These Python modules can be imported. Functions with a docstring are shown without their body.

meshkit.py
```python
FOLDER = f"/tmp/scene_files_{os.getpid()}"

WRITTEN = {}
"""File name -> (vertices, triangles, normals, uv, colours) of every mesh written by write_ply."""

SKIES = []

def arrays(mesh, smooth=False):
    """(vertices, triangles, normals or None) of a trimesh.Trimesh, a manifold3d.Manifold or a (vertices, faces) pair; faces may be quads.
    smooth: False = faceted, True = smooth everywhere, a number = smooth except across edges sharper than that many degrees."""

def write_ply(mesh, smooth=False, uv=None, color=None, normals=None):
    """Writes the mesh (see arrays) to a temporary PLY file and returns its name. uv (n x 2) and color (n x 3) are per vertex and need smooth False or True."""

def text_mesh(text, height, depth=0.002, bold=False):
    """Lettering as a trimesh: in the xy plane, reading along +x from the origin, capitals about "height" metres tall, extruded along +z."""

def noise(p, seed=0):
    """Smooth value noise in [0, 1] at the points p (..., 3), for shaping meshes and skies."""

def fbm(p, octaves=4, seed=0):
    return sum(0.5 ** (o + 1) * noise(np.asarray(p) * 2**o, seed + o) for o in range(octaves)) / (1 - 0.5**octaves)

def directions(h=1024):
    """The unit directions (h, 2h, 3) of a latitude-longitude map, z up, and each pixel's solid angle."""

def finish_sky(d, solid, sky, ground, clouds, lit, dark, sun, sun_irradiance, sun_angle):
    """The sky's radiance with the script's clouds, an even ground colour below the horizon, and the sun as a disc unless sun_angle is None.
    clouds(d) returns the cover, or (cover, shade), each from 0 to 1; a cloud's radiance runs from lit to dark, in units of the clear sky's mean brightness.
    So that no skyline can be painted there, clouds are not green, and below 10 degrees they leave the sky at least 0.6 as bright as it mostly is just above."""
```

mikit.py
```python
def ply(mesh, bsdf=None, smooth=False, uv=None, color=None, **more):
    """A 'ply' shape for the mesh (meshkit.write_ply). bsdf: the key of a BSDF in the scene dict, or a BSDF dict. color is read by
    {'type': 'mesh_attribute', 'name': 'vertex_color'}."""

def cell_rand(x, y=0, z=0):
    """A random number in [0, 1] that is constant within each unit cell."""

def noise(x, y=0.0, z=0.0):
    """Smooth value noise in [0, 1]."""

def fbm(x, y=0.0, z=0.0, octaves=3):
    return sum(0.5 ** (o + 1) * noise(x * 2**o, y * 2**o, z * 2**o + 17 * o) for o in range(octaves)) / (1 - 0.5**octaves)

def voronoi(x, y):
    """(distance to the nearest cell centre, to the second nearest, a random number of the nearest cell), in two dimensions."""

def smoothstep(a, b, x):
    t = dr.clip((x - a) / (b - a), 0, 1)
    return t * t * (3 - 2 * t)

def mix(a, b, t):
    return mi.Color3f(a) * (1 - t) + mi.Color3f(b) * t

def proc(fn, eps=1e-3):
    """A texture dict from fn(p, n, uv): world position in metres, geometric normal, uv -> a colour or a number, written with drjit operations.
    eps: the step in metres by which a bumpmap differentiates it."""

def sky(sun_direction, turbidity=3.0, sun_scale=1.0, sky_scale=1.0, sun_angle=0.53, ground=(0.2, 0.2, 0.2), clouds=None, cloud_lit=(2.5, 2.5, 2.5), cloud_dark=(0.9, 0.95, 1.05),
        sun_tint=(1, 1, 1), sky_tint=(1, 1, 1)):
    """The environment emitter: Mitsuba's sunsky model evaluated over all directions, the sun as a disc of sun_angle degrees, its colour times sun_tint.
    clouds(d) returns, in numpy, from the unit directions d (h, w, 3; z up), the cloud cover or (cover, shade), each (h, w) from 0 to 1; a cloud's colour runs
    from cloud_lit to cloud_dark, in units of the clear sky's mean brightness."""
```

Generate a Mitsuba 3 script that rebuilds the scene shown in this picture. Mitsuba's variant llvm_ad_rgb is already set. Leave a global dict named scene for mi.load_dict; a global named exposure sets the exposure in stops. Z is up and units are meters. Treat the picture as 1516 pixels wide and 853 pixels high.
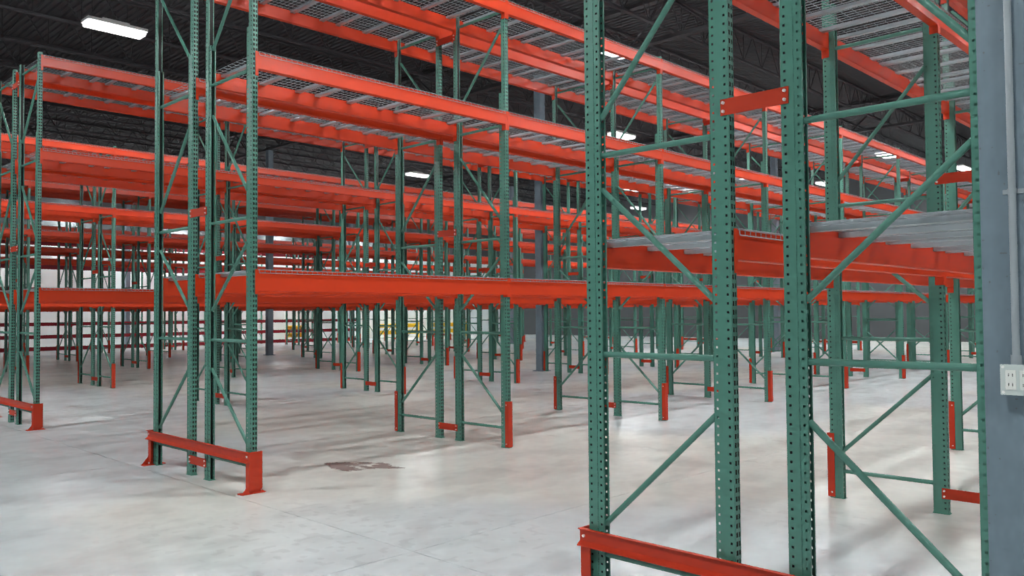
import math
import numpy as np
import drjit as dr
import mitsuba as mi
import trimesh
import shapely.geometry as sg
import shapely.ops
import mikit
from mikit import proc, fbm, noise, smoothstep, mix

T = mi.ScalarTransform4f
rng = np.random.default_rng(7)
scene, labels = {}, {}

# ---------------------------------------------------------------- camera, light level
F_PX, YAW, PITCH, ROLL = 1224.6, 0.7701, 0.0303, -0.0080
EYE = np.array([-4.2804, -7.9076, 1.8339])
FW = np.array([math.cos(PITCH) * math.cos(YAW), math.cos(PITCH) * math.sin(YAW), math.sin(PITCH)])
RT = np.array([math.sin(YAW), -math.cos(YAW), 0.0])
UP = np.cross(RT, FW)
RIGHT = math.cos(ROLL) * RT + math.sin(ROLL) * UP
UPV = -math.sin(ROLL) * RT + math.cos(ROLL) * UP
scene['camera'] = {'type': 'perspective', 'fov': 2 * math.degrees(math.atan(758 / F_PX)), 'fov_axis': 'x', 'near_clip': 0.05, 'far_clip': 400.0,
                   'to_world': T().look_at(origin=EYE.tolist(), target=(EYE + FW).tolist(), up=UPV.tolist())}
exposure = 1.12
LAMP = 125.0

# high-bay lamps: position of the lens, one after the other along the aisles, then a mostly added wall row
LAMPS = [(2.94, 11.79, 8.44), (22.38, 11.79, 8.86), (41.41, 11.79, 8.96), (12.41, 4.75, 8.45), (31.25, 4.75, 8.26), (41.73, 4.75, 8.98),
         (23.48, 25.9, 9.13), (43.35, 25.9, 9.07), (19.9, 39.1, 8.27), (37.73, 39.1, 8.23), (32.73, 18.8, 8.5), (32.04, 11.8, 8.29),
         (3.0, -2.2, 8.6), (12.5, -2.2, 8.6), (22.0, -2.2, 8.6), (33.0, -2.2, 8.6), (-7.0, -6.5, 8.6), (-7.0, 4.75, 8.6), (-7.0, 16.0, 8.6), (-6.0, -15.0, 8.6),
         (6.0, -10.0, 8.6), (16.0, -10.0, 8.6), (5.0, 42.6, 7.4), (12.0, 42.6, 8.1), (18.5, 42.6, 7.4), (25.5, 42.6, 7.4), (32.5, 42.6, 7.4)]  # the lowest ones are unseen, added to brighten the white wall

# ---------------------------------------------------------------- materials


def paint(color, rough=0.35, spec=0.5, metallic=0.0, clear=0.0):
    return {'type': 'twosided', 'b': {'type': 'principled', 'base_color': {'type': 'rgb', 'value': list(color)}, 'roughness': rough, 'specular': spec, 'metallic': metallic, 'clearcoat': clear, 'clearcoat_gloss': 0.8}}


scene['green'] = paint((0.062, 0.200, 0.152), 0.36, 0.5, clear=0.7)
scene['green_far'] = paint((0.062, 0.200, 0.152), 0.42, 0.5, clear=0.5)
scene['orange'] = paint((0.57, 0.041, 0.010), 0.42, 0.2, clear=0.6)
scene['red'] = paint((0.46, 0.036, 0.014), 0.45, 0.3)
scene['shade_black'] = paint((0.022, 0.024, 0.024), 0.6, 0.3)  # near-black colour standing in for shade inside the posts
scene['zinc'] = paint((0.38, 0.42, 0.45), 0.33, 0.5, metallic=0.35)
scene['bolt_zinc'] = paint((0.85, 0.85, 0.82), 0.3, 0.5, metallic=0.3)
scene['roof_steel'] = paint((0.028, 0.027, 0.030), 0.7, 0.3)
scene['roof_deck'] = paint((0.042, 0.042, 0.045), 0.7, 0.3)
scene['housing'] = paint((0.5, 0.5, 0.5), 0.5)
scene['yellow'] = paint((0.80, 0.52, 0.03), 0.45)
scene['wall_white'] = paint((0.78, 0.85, 0.85), 0.7, 0.3)
scene['wall_grey'] = paint((0.30, 0.31, 0.32), 0.7, 0.3)
scene['maroon_shade'] = paint((0.19, 0.014, 0.022), 0.45, 0.3)  # darkened red: the unlit look of the wall rack put into its colour
scene['wall_dark'] = paint((0.07, 0.075, 0.08), 0.7, 0.3)
scene['plastic_box'] = paint((0.55, 0.60, 0.58), 0.4)
scene['plastic_light'] = paint((0.75, 0.76, 0.72), 0.4)
scene['dark_slot'] = paint((0.02, 0.02, 0.02), 0.6)
scene['joint_dirt'] = paint((0.16, 0.155, 0.15), 0.9, 0.2)


def column_paint(p, n, uv):
    v = fbm(p.x * 16 + p.y * 14, p.z * 12, 3.0, 5)
    w = noise(p.x * 60 + p.y * 60, p.z * 25, 1.0)
    spot = smoothstep(0.94, 0.97, noise(p.x * 50 + p.y * 54, p.z * 60, 9.0))
    c = mix((0.135, 0.185, 0.222), (0.165, 0.215, 0.255), v)
    return mix(c * (0.96 + 0.08 * w), mi.Color3f(0.10, 0.09, 0.08), spot * 0.5)


def concrete(p, n, uv):
    a = fbm(p.x * 0.35 + 5, p.y * 0.35, 1.0, 4)
    b = fbm(p.x * 1.3 + p.y * 0.4, p.y * 2.6 - p.x * 0.5, 4.0, 4)
    c = fbm(p.x * 6, p.y * 6, 8.0, 3)
    warm = smoothstep(0.42, 0.68, fbm(p.x * 0.22 + 3, p.y * 0.22 + 9, 2.0, 3))
    base = mix((0.41, 0.45, 0.465), (0.495, 0.54, 0.545), a)
    base = mix(base, mi.Color3f(0.54, 0.535, 0.47), warm * 0.6)
    smear = smoothstep(0.48, 0.72, b)
    blot = smoothstep(0.60, 0.72, fbm(p.x * 0.9 + 11, p.y * 0.9, 6.0, 5))
    speck = smoothstep(0.72, 0.80, noise(p.x * 14, p.y * 14, 5.0)) * smoothstep(0.5, 0.7, a)
    return base * (1.0 - 0.09 * smear) * (0.94 + 0.12 * c) * (1.0 - 0.10 * blot) * (1.0 - 0.08 * speck)


def concrete_rough(p, n, uv):
    return 0.19 + 0.16 * fbm(p.x * 1.7, p.y * 1.7, 3.0, 4)


scene['concrete'] = {'type': 'twosided', 'b': {'type': 'principled', 'base_color': proc(concrete), 'roughness': proc(concrete_rough), 'specular': 0.5}}
scene['column_grey'] = {'type': 'twosided', 'b': {'type': 'principled', 'base_color': proc(column_paint), 'roughness': 0.5, 'specular': 0.4}}
scene['wet'] = {'type': 'twosided', 'b': {'type': 'principled', 'base_color': {'type': 'rgb', 'value': [0.17, 0.145, 0.135]}, 'roughness': 0.22, 'specular': 0.5}}

# ---------------------------------------------------------------- helpers
counts = {}


def numbered(name):
    k = counts.get(name, 0)
    counts[name] = k + 1
    return name if k == 0 else f'{name}_{k:03d}'


def tag(key, label=None, category=None, group=None, kind=None):
    d = {}
    for k, v in (('label', label), ('category', category), ('group', group), ('kind', kind)):
        if v:
            d[k] = v
    labels[key] = d


def put(key, shape, tr=None):
    scene[key] = dict(shape) if tr is None else {**shape, 'to_world': tr}
    return key


class Mesh:
    def __init__(self):
        self.v, self.f, self.n = [], [], 0

    def add(self, v, f):
        v, f = np.asarray(v, float), np.asarray(f, int)
        if f.shape[1] == 4:
            f = np.vstack([f[:, [0, 1, 2]], f[:, [0, 2, 3]]])
        self.v.append(v)
        self.f.append(f + self.n)
        self.n += len(v)
        return self

    def box(self, x0, x1, y0, y1, z0, z1):
        v = [[x, y, z] for x in (x0, x1) for y in (y0, y1) for z in (z0, z1)]
        return self.add(v, [[0, 1, 3, 2], [4, 6, 7, 5], [0, 4, 5, 1], [2, 3, 7, 6], [0, 2, 6, 4], [1, 5, 7, 3]])

    def bar(self, a, b, r, sides=4, caps=True, twist=0.0):
        a, b = np.asarray(a, float), np.asarray(b, float)
        t = (b - a) / np.linalg.norm(b - a)
        u = np.cross(t, [0, 0, 1.0] if abs(t[2]) < 0.9 else [1.0, 0, 0])
        u /= np.linalg.norm(u)
        w = np.cross(t, u)
        ang = np.arange(sides) * 2 * np.pi / sides + twist
        ring = r * (np.cos(ang)[:, None] * u + np.sin(ang)[:, None] * w)
        v = np.vstack([a + ring, b + ring])
        i = np.arange(sides)
        j = (i + 1) % sides
        self.add(v, np.stack([i, j, j + sides, i + sides], 1))
        if caps:
            self.add(np.vstack([v[:sides], [a]]), np.stack([j, i, i * 0 + sides], 1))
            self.add(np.vstack([v[sides:], [b]]), np.stack([i, j, i * 0 + sides], 1))
        return self

    def prism(self, poly, x0, x1):
        """polygon (y, z) extruded along x; fan-free caps by triangulating with shapely/earcut"""
        m = trimesh.creation.extrude_polygon(sg.Polygon(poly), x1 - x0)
        v = np.array(m.vertices)
        return self.add(np.stack([v[:, 2] + x0, v[:, 0], v[:, 1]], 1), m.faces)

    def move(self, fn):
        self.v = [fn(v) for v in self.v]
        return self

    def merge(self, other, tr=None):
        v, f = other.get()
        if tr is not None:
            v = v @ tr[:3, :3].T + tr[:3, 3]
        return self.add(v, f)

    def get(self):
        return np.vstack(self.v), np.vstack(self.f)

    def ply(self, bsdf, smooth=False):
        return mikit.ply(self.get(), bsdf, smooth=smooth)


def depth_of(p):
    return float((np.asarray(p) - EYE) @ FW)


def project(p):
    d = np.asarray(p, float) - EYE
    z = d @ FW
    return 758 + F_PX * (d @ RIGHT) / z, 426.5 - F_PX * (d @ UPV) / z, z


ORD = ['first', 'second', 'third', 'fourth', 'fifth', 'sixth', 'seventh', 'eighth', 'ninth', 'tenth', 'eleventh']

# ---------------------------------------------------------------- the setting
X0, X1, Y0, Y1, ZR = -16.5, 47.2, -23.0, 43.6, 10.7
put('floor', Mesh().box(X0, X1, Y0, Y1, -0.30, -0.012).ply('joint_dirt'))
tag('floor', 'pale grey polished concrete warehouse floor with saw-cut joints', kind='structure')
xs = [X0] + [x for x in np.arange(-0.2 - 5.23 * 3, X1, 5.23) if X0 + .5 < x < X1 - .5] + [X1]
ys = [Y0] + [y for y in np.arange(-2.86 - 5.5 * 3, Y1, 5.5) if Y0 + .5 < y < Y1 - .5] + [Y1]
g = 0.0025
for i in range(len(xs) - 1):
    for j in range(len(ys) - 1):
        put(numbered('floor__slab'), Mesh().box(xs[i] + g, xs[i + 1] - g, ys[j] + g, ys[j + 1] - g, -0.06, 0.0).ply('concrete'))
for name, b, mat in (('wall_north', (X0, X1, Y1, Y1 + .3, -.3, ZR + .4), 'wall_dark'), ('wall_east', (X1, X1 + .3, Y0, Y1 + .3, -.3, ZR + .4), 'wall_dark'),
                     ('wall_south', (X0, X1, Y0 - .3, Y0, -.3, ZR + .4), 'wall_grey'), ('wall_west', (X0 - .3, X0, Y0 - .3, Y1 + .3, -.3, ZR + .4), 'wall_grey')):
    put(name, Mesh().box(*b).ply(mat))
    tag(name, {'wall_north': 'far warehouse wall, white below and dark above, behind the low wall rack', 'wall_east': 'dark grey end wall beyond the far ends of the rack rows',
               'wall_south': 'grey warehouse wall facing the ends of the building', 'wall_west': 'grey warehouse wall across the cross aisle'}[name], kind='structure')
for i in range(12):
    w = (X1 - X0) / 12
    put(numbered('wall_north__panel'), Mesh().box(X0 + i * w + .01, X0 + (i + 1) * w - .01, Y1 - .05, Y1, 0.02, 6.4).ply('wall_white'))
labels['wall_north__panel'] = {'label': 'white lower wall panel'}  # lower wall drawn white, the wall above it dark
# corrugated roof deck: ribs run along y
rib = 0.20
m = Mesh()
n = int((X1 - X0) / rib)
px = []
for i in range(n + 1):
    x = X0 + i * rib
    px += [(x, 0.0), (x + .075, 0.0), (x + .10, .045), (x + .175, .045)]
px = np.array(px)
v = np.vstack([np.stack([px[:, 0], np.full(len(px), yy), ZR + px[:, 1]], 1) for yy in (Y0, Y1)])
k = np.arange(len(px) - 1)
m.add(v, np.stack([k, k + 1, k + 1 + len(px), k + len(px)], 1))
m.box(X0 - .3, X1 + .3, Y0 - .3, Y1 + .3, ZR + .08, ZR + .25)
put('ceiling', m.ply('roof_deck'))
tag('ceiling', 'dark unlit corrugated steel roof deck over the racks', kind='structure')

ORDS = ['first', 'second', 'third', 'fourth', 'fifth', 'sixth', 'seventh']
COLX = [-0.82, 15.15, 31.1]
# open-web joists along x, girders along y
for j, y in enumerate(np.arange(-19.9, 43, 2.753)):
    for a, b in ((X0 + .2, COLX[0]), (COLX[0], COLX[1]), (COLX[1], COLX[2]), (COLX[2], X1 - .2)):
        key = numbered('roof_joist')
        zb, zt = 9.75, ZR - .034
        for nm, z in (('top_chord', zt), ('bottom_chord', zb)):
            put(f'{key}__{nm}', Mesh().box(a + .12, b - .12, y - .055, y + .055, z - .03, z + .03).ply('roof_steel'))
        w = Mesh()
        npan = max(2, round((b - a - .3) / 1.25))
        q = np.linspace(a + .2, b - .2, npan + 1)
        for i in range(npan):
            mid = (q[i] + q[i + 1]) / 2
            w.bar((q[i], y, zt), (mid, y, zb), .017, 4, False)
            w.bar((mid, y, zb), (q[i + 1], y, zt), .017, 4, False)
            w.bar((mid, y, zb), (mid, y, zt), .013, 4, False)
        put(f'{key}__web', w.ply('roof_steel'))
        rk, off = divmod(y + 6.893, 7.041)
        where = ('above the ' if off < 2.6 else 'over the aisle behind the ') + (f'{ORDS[int(rk)]} row' if 0 <= rk < 7 else 'last row' if rk >= 7 else 'grey column')
        span = ('over the cross aisle', 'first span of the rows', 'middle span of the rows', 'last span of the rows')[(a, COLX[0], COLX[1], COLX[2]).index(a, 1) if a > X0 + 1 else 0]
        tag(key, f'dark open-web roof joist {where}, {span}', 'roof joist', 'open-web roof joists', 'thing')
for x in COLX:
    key = numbered('roof_girder')
    zb, zt = 9.45, ZR - .09
    for nm, z in (('top_chord', zt), ('bottom_chord', zb)):
        put(f'{key}__{nm}', Mesh().box(x - .11, x + .11, Y0 + .1, Y1 - .1, z - .05, z + .05).ply('roof_steel'))
    w = Mesh()
    q = np.linspace(Y0 + .2, Y1 - .2, 25)
    for i in range(24):
        mid = (q[i] + q[i + 1]) / 2
        w.bar((x, q[i], zt), (x, mid, zb), .035, 4, False)
        w.bar((x, mid, zb), (x, q[i + 1], zt), .035, 4, False)
    put(f'{key}__web', w.ply('roof_steel'))
    tag(key, f'{ORD[COLX.index(x)]} dark deep roof girder from the cross aisle, crossing above the rack rows', 'roof girder', 'roof girders', 'thing')

# building columns
for (x, y), lab in {(-0.82, -7.17): 'near blue-grey painted steel column with conduit and outlet box', (15.15, 9.66): 'grey square steel column rising behind the third rack row',
                    (15.15, 26.4): 'grey steel column behind the fifth rack row', (31.1, 9.66): 'distant grey steel column behind the third rack row', (31.1, 26.4): 'distant grey steel column behind the fifth rack row',
                    (15.15, 42.9): 'grey steel column standing against the white far wall', (31.1, 42.9): 'second grey steel column along the white far wall'}.items():
    key = numbered('building_column')
    h = .125
    put(key + '__shaft', Mesh().box(x - h, x + h, y - h, y + h, 0.0, 9.4).ply('column_grey'))
    put(key + '__base_plate', Mesh().box(x - .2, x + .2, y - .2, y + .2, 0.0, .025).ply('column_grey'))
    tag(key, lab, 'column', kind='thing')

# ---------------------------------------------------------------- pallet racks
D, S, L, A = 1.067, 0.3148, 3.7711, 4.592
PITCH_Y = 2 * D + S + A
PW, PD, PD1 = 0.062, 0.125, 0.077
H1, H2, H3, HT = 2.305, 4.60, 6.15, 6.2
NB = 9
ROW_Y = {1: -4.4445 - 2 * D - S, **{k: (k - 2) * PITCH_Y for k in range(2, 8)}}
ROW_NAME = {k: ORD[k - 1] + ' row' for k in range(1, 8)}


def holed(m, axis, c, u0, u1, cols, z0, z1, holes, pitch=0.0508, hw=.010, hh=.017):
    """a sheet in the plane <axis>=c from u0 to u1 and z0 to z1 with columns of holes"""
    def quad(a, b, za, zb):
        za, zb = np.atleast_1d(za), np.atleast_1d(zb)
        nq = len(za)
        pts = []
        for u, z in ((a, za), (b, za), (b, zb), (a, zb)):
            o = np.full(nq, c)
            uu = np.full(nq, u)
            pts.append(np.stack([o, uu, z], 1) if axis == 'x' else np.stack([uu, o, z], 1))
        i = np.arange(nq)
        m.add(np.vstack(pts), np.stack([i, i + nq, i + 2 * nq, i + 3 * nq], 1))
    if not holes:
        return quad(u0, u1, z0, z1)
    edges = [u0]
    zc = np.arange(math.ceil((z0 + .02) / pitch) * pitch, z1 - .02, pitch)
    for cu in cols:
        edges += [cu - hw / 2, cu + hw / 2]
        quad(cu - hw / 2, cu + hw / 2, np.concatenate([[z0], zc + hh / 2]), np.concatenate([zc - hh / 2, [z1]]))
    edges.append(u1)
    for i in range(0, len(edges), 2):
        quad(edges[i], edges[i + 1], z0, z1)


def post_mesh(holes, flange_holes):
    m = Mesh()
    e = .005
    holed(m, 'y', 0.0, e, PW - e, [.0175, .0465], 0.006, HT, holes, hw=.0185, hh=.028)
    for x in (0.0, PW):
        holed(m, 'x', x, e, PD1, [.026], 0.006, HT, flange_holes and x == 0, hw=.013, hh=.013)
        holed(m, 'x', x + (.003 if x == 0 else -.003), PD1 - .001, PD, [.103], 0.006, 4.88, flange_holes, hw=.013, hh=.013)
        q = e if x == 0 else -e
        c = [(x, e), (x + q * .13, e * .5), (x + q * .5, e * .13), (x + q, 0)]
        for (xa, ya), (xb, yb) in zip(c[:-1], c[1:]):
            m.add([[xa, ya, .006], [xb, yb, .006], [xb, yb, HT], [xa, ya, HT]], [[0, 1, 2, 3]])
        s = .012 if x == 0 else -.012
        m.add([[x, PD, .006], [x + s, PD, .006], [x + s, PD, 4.88], [x, PD, 4.88]], [[0, 1, 2, 3]])
        m.add([[x, PD1, 4.88], [x + s, PD1, 4.88], [x + s, PD1, HT], [x, PD1, HT]], [[0, 1, 2, 3]])
    return m


def flip_y(m):
    v, f = m.get()
    v = v.copy()
    v[:, 1] = D - v[:, 1]
    return Mesh().add(v, f[:, ::-1])


POST = {}
for lod, (a, b) in enumerate(((True, True), (True, False), (False, False))):
    pm = post_mesh(a, b)
    mat = 'green' if lod < 2 else 'green_far'
    POST[lod] = (pm.ply(mat), flip_y(pm).ply(mat))
xm = PW / 2
# near-black lining added inside the column: painted shade that darkens the slots
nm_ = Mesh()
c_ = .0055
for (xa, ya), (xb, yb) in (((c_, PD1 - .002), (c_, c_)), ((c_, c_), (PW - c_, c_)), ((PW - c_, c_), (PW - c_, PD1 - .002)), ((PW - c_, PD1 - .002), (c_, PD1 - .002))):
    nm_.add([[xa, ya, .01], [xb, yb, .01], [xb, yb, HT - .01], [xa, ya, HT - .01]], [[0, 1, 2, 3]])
SLOT_SHADE = nm_.ply('shade_black'), flip_y(nm_).ply('shade_black')


def brace(za, ya, zb, yb, sides):
    return Mesh().bar((xm, ya, za), (xm, yb, zb), .019, sides, True, math.pi / sides)


yo, yi = PD - .008, D - PD + .008
HZ = [.265, 1.56, 2.865, 4.43, 6.02]
DG = [(.46, yo, 1.24, yi), (1.89, yi, 2.64, yo), (3.11, yo, 4.08, yi), (4.83, yi, 5.78, yo)]
BR = {}
for lod in (0, 1, 2):
    sides = 10 if lod < 2 else 5
    mat = 'green' if lod < 2 else 'green_far'
    BR[lod] = [brace(z, yo, z, yi, sides).ply(mat, smooth=50) for z in HZ], [brace(*d, sides).ply(mat, smooth=50) for d in DG]
base_m = Mesh().box(-.007, PW + .007, -.007, PD + .007, 0.0, .006)
BASE = base_m.ply('green_far'), flip_y(base_m).ply('green_far')
gm = Mesh().box(-.009, PW + .004, -.024, -.005, .012, .63).box(-.009, -.0025, -.024, .045, .012, .63)
GUARD = gm.ply('red'), flip_y(gm).ply('red')
GB = []
for z in (.055, .58):
    b_ = Mesh().bar((-.006, .018, z), (-.016, .018, z), .009, 8)
    GB.append((b_.ply('bolt_zinc'), flip_y(b_).ply('bolt_zinc')))


def row_y(k, half):
    """y of the aisle face of one rack of a row and whether it faces -y (near) or +y (far)"""
    return ROW_Y[k] + (0 if half == 0 else D + S)


def frame(x, y, far_half, rear_guard_side, label, group, guarded):
    """one upright frame; far_half mirrors the bracing so that its aisle post is the one at +y"""
    key = numbered('rack_upright')
    dd = min(depth_of((x, y, 1.5)), depth_of((x, y + D, 1.5)))
    lod = 0 if dd < 17 else 1 if dd < 25 else 2
    tr = T().translate([x, y, 0])
    rot = T().translate([x + PW, y + D, 0]).rotate([0, 0, 1], 180) if far_half else tr
    for i in (0, 1):
        pk = numbered(f'{key}__post')
        put(pk, POST[lod][i], tr)
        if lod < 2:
            put(f'{pk}__slot_shade', SLOT_SHADE[i], tr)
            labels[f'{pk}__slot_shade'] = {'label': 'added dark lining that paints shade behind the slots'}
        put(numbered(f'{key}__base_plate'), BASE[i], tr)
    for s in BR[lod][0]:
        put(numbered(f'{key}__horizontal_brace'), s, rot)
    for s in BR[lod][1]:
        put(numbered(f'{key}__diagonal_brace'), s, rot)
    if guarded:
        gi = 1 if far_half else 0
        put(f'{key}__post_guard', GUARD[gi], tr)
        labels[f'{key}__post_guard'] = {'label': 'red bolted guard on the aisle post'}
        if dd < 16:
            for b in GB:
                put(numbered(f'{key}__post_guard__bolt'), b[gi], tr)
    tag(key, label, 'rack upright', group)
    return key


for k in range(1, 8):
    for b in range(NB + 1):
        for half in (0, 1):
            which = 'near' if half == 0 else 'far'
            if b == 0:
                lab = f'green slotted end frame, {which} rack of the {ROW_NAME[k]}, behind its red end guard'
            elif b == NB:
                lab = f'green upright frame at the far end of the {ROW_NAME[k]}, {which} rack'
            else:
                lab = f'green upright frame with red guard, {ORD[b]} after the end frame, {ROW_NAME[k]}, {which} rack'
            frame(b * L, row_y(k, half), half == 1, None, lab, f'upright frames of the {ROW_NAME[k]}', 0 < b < NB)

# row spacers between the two racks of a row
sp = Mesh().box(-.010, -.003, D - .05, D + S + .05, -.047, .047)
SPACER = sp.ply('red')
SBOLT = [Mesh().bar((-.010, y, z), (-.022, y, z), .0095, 8).ply('bolt_zinc') for y in (D - .030, D + S + .030) for z in (-.025, .025)]
for k in range(1, 8):
    for b in range(NB + 1):
        for z, lev in ((.185, 'near the floor'), (3.015, 'above the lower beams'), (5.88, 'under the top beams')):
            u, v_, dpt = project((b * L, ROW_Y[k] + D + S / 2, z))
            if dpt < 1 or not (-40 < u < 1556 and -40 < v_ < 893):
                continue
            key = numbered('row_spacer')
            tr = T().translate([b * L, ROW_Y[k], z])
            put(key + '__bar', SPACER, tr)
            if dpt < 16:
                for s in SBOLT:
                    put(numbered(key + '__bolt'), s, tr)
            tag(key, f'red bar between back-to-back posts {lev}, {ROW_NAME[k]}, ' + ('end frame' if b == 0 else f'{ORD[b]} frame after the end'), 'row spacer', 'red row spacers')

# end-of-row guards
def angle_leg(far):
    m = Mesh()
    yf, xa, xb = -.034, -.046, .100
    m.box(xa, xb, yf, yf + .010, .035, .425)                # aisle face
    m.box(xa, xa + .010, yf + .010, yf + .075, .035, .425)  # return
    m.box(xb - .010, xb, yf + .010, yf + .03, .035, .425)
    m.box(xa - .085, xb + .035, yf - .01, yf + .09, 0.0, .008)  # foot plate
    m.box(xa + .012, xb - .012, yf + .012, yf + .018, .0, .05)
    t = .010
    for x0, x1, zt in ((xa, xa - .08, .10), (xb, xb + .028, .03)):  # gussets
        m.add([[x0, yf, zt], [x0, yf + t, zt], [x1, yf, .008], [x1, yf + t, .008], [x0, yf, .008], [x0, yf + t, .008]],
              [[0, 2, 3, 1], [0, 4, 2, 0], [1, 3, 5, 1], [0, 1, 5, 4], [2, 4, 5, 3]])
    if far:
        v, f = m.get()
        v = v.copy()
        v[:, 1] = 2 * D + S - v[:, 1]
        m = Mesh().add(v, f[:, ::-1])
    return m


LEG = angle_leg(False).ply('red'), angle_leg(True).ply('red')
# rail: channel with flanges outward
rail_poly = [(-.036, .316), (.004, .316), (.004, .425), (-.026, .425), (-.026, .421), (-.004, .412), (-.002, .345), (-.036, .322)]
rm = trimesh.creation.extrude_polygon(sg.Polygon(rail_poly).buffer(0), 2 * D + S + .068)
rv = np.array(rm.vertices)
RAIL = Mesh().add(np.stack([rv[:, 0] - .050, rv[:, 2] - .034, rv[:, 1]], 1), rm.faces).ply('red')
GBOLT = [Mesh().bar((-.051, y, .378), (-.064, y, .378), .010, 8).ply('bolt_zinc') for y in (.0, 2 * D + S)]
for k in range(1, 8):
    for end in (0, 1):
        key = numbered('end_guard')
        tr = T().translate([0, ROW_Y[k], 0]) if end == 0 else T().translate([NB * L + PW, ROW_Y[k] + 2 * D + S, 0]).rotate([0, 0, 1], 180)
        put(key + '__leg', LEG[0], tr)
        put(key + '__leg_001', LEG[1], tr)
        put(key + '__rail', RAIL, tr)
        if end == 0 and k < 4:
            for s in GBOLT:
                put(numbered(key + '__bolt'), s, tr)
        tag(key, f'red low guard rail across the {"near" if end == 0 else "far"} end of the {ROW_NAME[k]}', 'guard rail', 'red end-of-row guards')


# beams
def beam_parts(h):
    poly = [(-.005, 0), (-.005, -h + .004), (-.001, -h), (.064, -h), (.068, -h + .004), (.068, -.041), (.038, -.041), (.038, 0)]
    bar = Mesh().prism(poly, PW + .004, L - .004)
    cl = Mesh().box(PW / 2 + .0015, PW + .004, -.007, -.0005, -max(.25, h + .03), .008).box(PW, PW + .004, -.007, .068, -max(.25, h + .03), .008)
    v, f = cl.get()
    v2 = v.copy()
    v2[:, 0] = L + PW - v2[:, 0]
    return bar, cl, Mesh().add(v2, f[:, ::-1])


BEAM = {h: beam_parts(h) for h in (.175, .222)}
BEAM_PLY = {h: [q.ply('orange') for q in v] for h, v in BEAM.items()}

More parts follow.
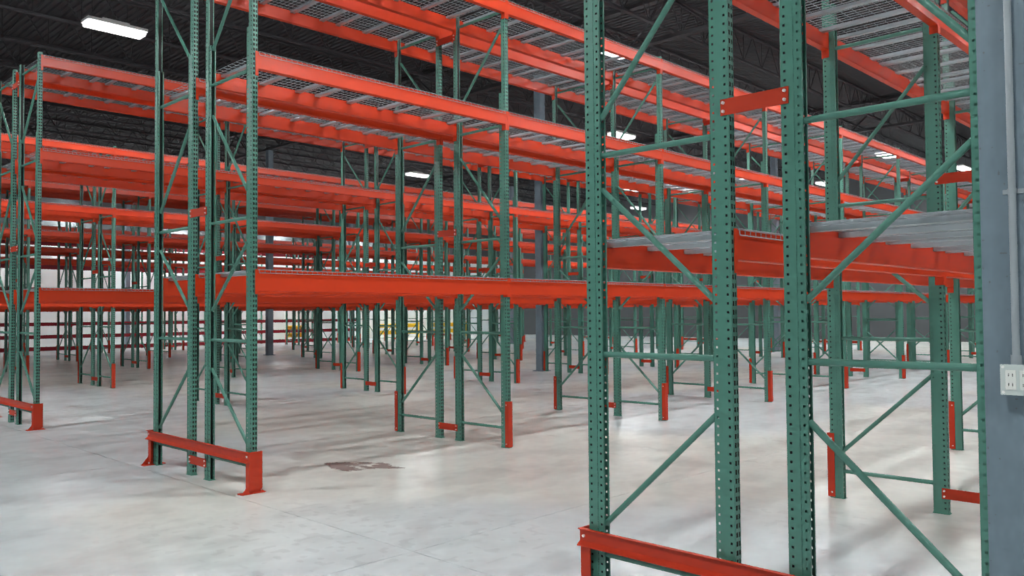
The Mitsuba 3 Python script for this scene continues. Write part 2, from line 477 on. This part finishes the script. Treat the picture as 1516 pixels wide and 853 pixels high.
# wire deck
DW = (L - PW) / 3
def deck_parts():
    w = Mesh()
    x0, x1, y0, y1 = .012, DW - .012, -.016, D + .016
    r = .0034
    for x in np.linspace(x0, x1, 20):
        w.bar((x, y0, .006), (x, y1, .006), r, 4, False)
        for y in (y0, y1):
            w.bar((x, y, .006), (x, y, -.030), r, 4, False)
    for y in np.linspace(y0, y1, 12):
        w.bar((x0, y, .0005 if y0 < y < y1 else .006), (x1, y, .0005 if y0 < y < y1 else .006), r, 4, False)
    for y in (y0 - .002, y1 + .002):
        w.bar((x0, y, -.030), (x1, y, -.030), r, 4, False)
    ch = []
    for c in (DW / 2 - .48, DW / 2, DW / 2 + .48):
        q = Mesh()
        yy = (.040, D - .040)
        for a, b, za, zb in ((c - .030, c - .030, -.004, -.034), (c - .030, c + .030, -.034, -.034), (c + .030, c + .030, -.034, -.004)):
            q.add([[a, yy[0], za], [b, yy[0], zb], [b, yy[1], zb], [a, yy[1], za]], [[0, 1, 2, 3]])
        q.box(c - .034, c + .034, yy[0], yy[0] + .003, -.034, -.004).box(c - .034, c + .034, yy[1] - .003, yy[1], -.034, -.004)
        ch.append(q)
    return w, ch


DECK_W, DECK_C = deck_parts()
DECK_PLY = DECK_W.ply('zinc'), [c.ply('zinc') for c in DECK_C]

beams, decks = [], []
for k in range(1, 8):
    for half in (0, 1):
        y = row_y(k, half)
        for b in range(NB):
            for lv, z in enumerate((H1, H2, H3)):
                h = .222 if lv == 0 and k > 1 else .175
                for rear in (0, 1):
                    mat = np.eye(4)
                    if rear:
                        mat[:2, :2] *= -1
                        mat[:3, 3] = [b * L + L + PW, y + D, z]
                    else:
                        mat[:3, 3] = [b * L, y, z]
                    face = 'aisle' if rear == half else 'flue'
                    a, c = project((b * L, y + rear * D, z)), project((b * L + L, y + rear * D, z))
                    mid = project((b * L + L / 2, y + rear * D, z))
                    near = min(a[2], c[2])
                    seen = near > .8 and max(a[0], c[0], mid[0]) > 0 and min(a[0], c[0]) < 1450 and max(a[1], c[1]) > -12
                    size = math.hypot(a[0] - c[0], a[1] - c[1]) * h * F_PX / mid[2] if seen else -1 / max(mid[2], .1)
                    if seen and rear == 0 or lv > 0 and seen:
                        size *= 1.5
                    beams.append((size, mat, h, k, half, b, lv, face))
                for d in range(3):
                    mat = np.eye(4)
                    mat[:3, 3] = [b * L + PW + d * DW, y, z]
                    q = [project((b * L + PW + (d + e) * DW, y + f * D, z)) for e in (0, 1) for f in (0, 1)]
                    seen = min(t[2] for t in q) > .8 and max(t[0] for t in q) > 0 and min(t[0] for t in q) < 1450 and max(t[1] for t in q) > 0
                    poly = [q[0], q[1], q[3], q[2]]
                    area = abs(sum(poly[i][0] * poly[(i + 1) % 4][1] - poly[(i + 1) % 4][0] * poly[i][1] for i in range(4))) / 2
                    decks.append((area if seen else -1.0, mat, k, half, b, lv, d))
# low wall rack beams
WY, WN = 40.6, 8
WLEV = (.20, .84, 1.52, 2.3, 3.4, 4.6, 5.9)
for b in range(WN):
    for lv, z in enumerate(WLEV):
        for rear in (0, 1):
            mat = np.eye(4)
            if rear:
                mat[:2, :2] *= -1
                mat[:3, 3] = [b * L + L + PW, WY + D, z]
            else:
                mat[:3, 3] = [b * L, WY, z]
            beams.append(((60 if rear == 0 and lv < 3 and 1 < b else 0), mat, .175, 8, 0, b, lv, 'aisle' if rear == 0 else 'wall'))

LEV = ('lower', 'middle', 'top')
beams.sort(key=lambda t: -t[0])
decks.sort(key=lambda t: -t[0])
rest_b, rest_d, rest_w = Mesh(), Mesh(), Mesh()
WALL_PLY = [q.ply('maroon_shade') for q in BEAM[.175]]
for n_, (size, mat, h, k, half, b, lv, face) in enumerate(beams):
    if n_ < 300 and size > 0:
        key = numbered('rack_beam')
        tr = T(mat.tolist())
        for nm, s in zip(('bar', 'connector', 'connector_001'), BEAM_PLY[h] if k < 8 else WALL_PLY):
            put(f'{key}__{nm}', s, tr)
        if k < 8:
            lab = f'orange {LEV[lv]} beam on the {face} side of the {"near" if half == 0 else "far"} rack, {ROW_NAME[k]}, {ORD[b]} bay'
            tag(key, lab, 'rack beam', f'orange beams of the {ROW_NAME[k]}', 'thing')
        else:
            tag(key, f'shade-darkened red beam {("at the floor", "at knee height", "at chest height")[lv]}, {ORD[b]} bay of the low rack along the white far wall', 'rack beam', 'beams of the wall rack', 'thing')
    else:
        for q in BEAM[h]:
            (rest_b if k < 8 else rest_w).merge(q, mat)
put('distant_wall_rack_beam', rest_w.ply('maroon_shade'))
tag('distant_wall_rack_beam', 'remaining shade-darkened red beams of the low rack along the white far wall', 'rack beams', kind='stuff')
put('distant_rack_beam', rest_b.ply('orange'))
tag('distant_rack_beam', 'remaining orange beams of the farther rack bays, seen stacked behind one another', 'rack beams', kind='stuff')
for n_, (size, mat, k, half, b, lv, d) in enumerate(decks):
    if n_ < 300 and size > 0:
        key = numbered('wire_deck')
        tr = T(mat.tolist())
        put(key + '__wire_mesh', DECK_PLY[0], tr)
        for s in DECK_PLY[1]:
            put(numbered(key + '__support_channel'), s, tr)
        tag(key, f'galvanized wire deck on {LEV[lv]} beams, {("first", "middle", "last")[d]} of {ORD[b]} bay, {"near" if half == 0 else "far"} rack, {ROW_NAME[k]}', 'wire deck', f'wire decks of the {ROW_NAME[k]}')
    else:
        rest_d.merge(DECK_W, mat)
        for c in DECK_C:
            rest_d.merge(c, mat)
put('distant_wire_deck', rest_d.ply('zinc'))
tag('distant_wire_deck', 'remaining galvanized wire decks of the farther and higher rack bays', 'wire decks', kind='stuff')

# frames of the wall rack
for b in range(WN + 1):
    frame(b * L, WY, False, None, f'dark green upright of the low rack along the white far wall, {ORD[b]} from near end', 'frames of the wall rack', False)

# ---------------------------------------------------------------- high-bay lamps
lens_poly = [(-.23, .05), (-.23, .0), (-.17, -.04), (.17, -.04), (.23, .0), (.23, .05)]
LENS = Mesh().prism(lens_poly, -.62, .62)
hous = Mesh().box(-.66, .66, -.23, .23, .05, .12).box(-.30, .30, -.09, .09, .12, .20)
HOUS = hous.ply('housing')
LAMP_TXT = {0: 'largest glowing high-bay lamp, above the third row by the cross aisle', 1: 'glowing high-bay lamp behind the first upright and brace of the first row', 2: 'small glowing lamp far off beside the second post of the first row',
            3: 'glowing lamp just past the top beam of the second row, by the first upright', 4: 'glowing lamp under the far top decks of the second row', 5: 'small glowing lamp beside the red spacer close to the grey column',
            6: 'glowing lamp in the gap under the top beams beside the second row frame', 7: 'glowing lamp seen past the long diagonal brace of the first row', 8: 'glowing lamp low between far beams, behind the end frame of the second row',
            9: 'small glowing lamp beside the red spacer of the second row', 10: 'small distant lamp above the middle aisles', 11: 'small distant lamp behind the third row decks'}
OFF_TXT = ['over the aisle between first and second rows', 'over the cross aisle', 'over the aisle behind the first row', 'in the mostly added row that brightens the white far wall']
lamp_n = {}


def lamp_text(i, x, y):
    if i in LAMP_TXT:
        return LAMP_TXT[i]
    o = OFF_TXT[0] if -4 < y < 0 else OFF_TXT[1] if x < 0 else OFF_TXT[2] if y < 0 else OFF_TXT[3]
    lamp_n[o] = lamp_n.get(o, -1) + 1
    return f'{ORD[lamp_n[o]]} glowing high-bay lamp {o}'


for i, (x, y, z) in enumerate(LAMPS):
    key = numbered('high_bay_lamp')
    tr = T().translate([x, y, z])
    scene[key + '__lens'] = {**LENS.ply('housing'), 'to_world': tr, 'emitter': {'type': 'area', 'radiance': {'type': 'rgb', 'value': [LAMP * .96, LAMP, LAMP]}}}
    put(key + '__housing', HOUS, tr)
    for s in (-.5, .5):
        put(numbered(key + '__cable'), Mesh().bar((x + s, y, z + .12), (x + s, y, ZR - .004), .006, 5, False).ply('roof_steel'))
    tag(key, lamp_text(i, x, y), 'lamp', 'high-bay lamps')

# ---------------------------------------------------------------- outlet box and conduit on the near column
cx, cy = -0.82 - .125, -7.165
key = numbered('outlet_box')
bz = 1.588
put(key + '__box', Mesh().box(cx - .055, cx, cy - .052, cy + .052, bz - .05, bz + .05).ply('plastic_box'))
put(key + '__cover_plate', Mesh().box(cx - .060, cx - .055, cy - .055, cy + .055, bz - .053, bz + .053).ply('plastic_box'))
for s in (-.022, .022):
    r_ = numbered(key + '__receptacle')
    put(r_, Mesh().box(cx - .064, cx - .060, cy + s - .016, cy + s + .016, bz - .034, bz + .034).ply('plastic_light'))
    q = Mesh()
    for zc in (-.017, .017):
        for o in (-.006, .006):
            q.box(cx - .0645, cx - .0638, cy + s + o - .0012, cy + s + o + .0012, bz + zc - .005, bz + zc + .005)
    put(r_ + '__slot', q.ply('dark_slot'))
for a in (-.046, .046):
    for c in (-.044, .044):
        put(numbered(key + '__screw'), Mesh().bar((cx - .0595, cy + a, bz + c), (cx - .062, cy + a, bz + c), .005, 8).ply('bolt_zinc'))
tag(key, 'grey metal outlet box with two receptacles on the near column', 'outlet box')
key = numbered('conduit')
px_, cyc = cx - .024, cy + .012
put(key + '__pipe', Mesh().bar((px_, cyc, bz + .05), (px_, cyc, 9.3), .0125, 14).ply('zinc', smooth=40))
put(key + '__connector', Mesh().bar((px_, cyc, bz + .05), (px_, cyc, bz + .085), .018, 10).ply('zinc', smooth=40))
for z in (2.25, 4.6, 7.0):
    m = Mesh().box(cx - .005, cx, cyc - .034, cyc + .034, z - .008, z + .008).bar((px_, cyc, z - .008), (px_, cyc, z + .008), .0155, 12)
    put(numbered(key + '__strap'), m.ply('zinc', smooth=40))
tag(key, 'galvanized conduit pipe running up the near column from the outlet box', 'conduit')

# ---------------------------------------------------------------- puddle on the floor
ax, bx = np.array([.51, -.86]), np.array([.86, .51])
blobs = []
for i in range(90):
    t = rng.uniform(-1, 1)
    wid = .33 * (1 - abs(t) ** 1.5) * (1 if t < .3 else .55)
    o = rng.uniform(-1, 1) * wid + .05 * math.sin(5 * t)
    ra, rb = rng.uniform(.03, .11), rng.uniform(.012, .045)
    th = np.linspace(0, 2 * np.pi, 14, endpoint=False)
    q = np.array([1.68, .42]) + ax * (t * .48) + bx * o
    rr = 1 + .25 * rng.standard_normal(14)
    ta = rng.uniform(-.35, .35)
    d1 = ax * math.cos(ta) + bx * math.sin(ta)
    d2 = -ax * math.sin(ta) + bx * math.cos(ta)
    blobs.append(sg.Polygon(q + (np.cos(th) * ra * rr)[:, None] * d1 + (np.sin(th) * rb * rr)[:, None] * d2).buffer(0))
shape = shapely.ops.unary_union(blobs).simplify(.003)
if shape.geom_type != 'Polygon':
    shape = max(shape.geoms, key=lambda q: q.area)
shape = sg.Polygon(shape.exterior, [h for h in shape.interiors if sg.Polygon(h).area > .012])
pm = trimesh.creation.extrude_polygon(shape, .0015)
put('puddle', mikit.ply(pm, 'wet'))
tag('puddle', 'dark brown ragged wet stain on the concrete between the rows', 'puddle')

# ---------------------------------------------------------------- yellow guard rail along the far wall
for seg, (xa, xb) in enumerate(((25.5, 26.8), (33.0, 37.0), (38.0, 42.0))):
    key = numbered('yellow_guard_rail')
    y = 42.3
    for x in (xa, xb):
        put(numbered(key + '__post'), Mesh().box(x - .06, x + .06, y, y + .12, 0, 1.15).ply('yellow'))
    for z in (.45, .95):
        put(numbered(key + '__rail'), Mesh().prism([(y, z - .15), (y - .04, z - .09), (y - .04, z - .05), (y, z), (y - .04, z + .05), (y - .04, z + .09), (y, z + .15), (y + .01, z + .15), (y + .01, z - .15)], xa, xb).ply('yellow'))
    tag(key, ('yellow two-rail barrier behind the low wall rack at the end of the aisle', 'yellow two-rail barrier along the far white wall beyond the low rack', 'last yellow two-rail barrier along the far white wall')[seg], 'barrier')
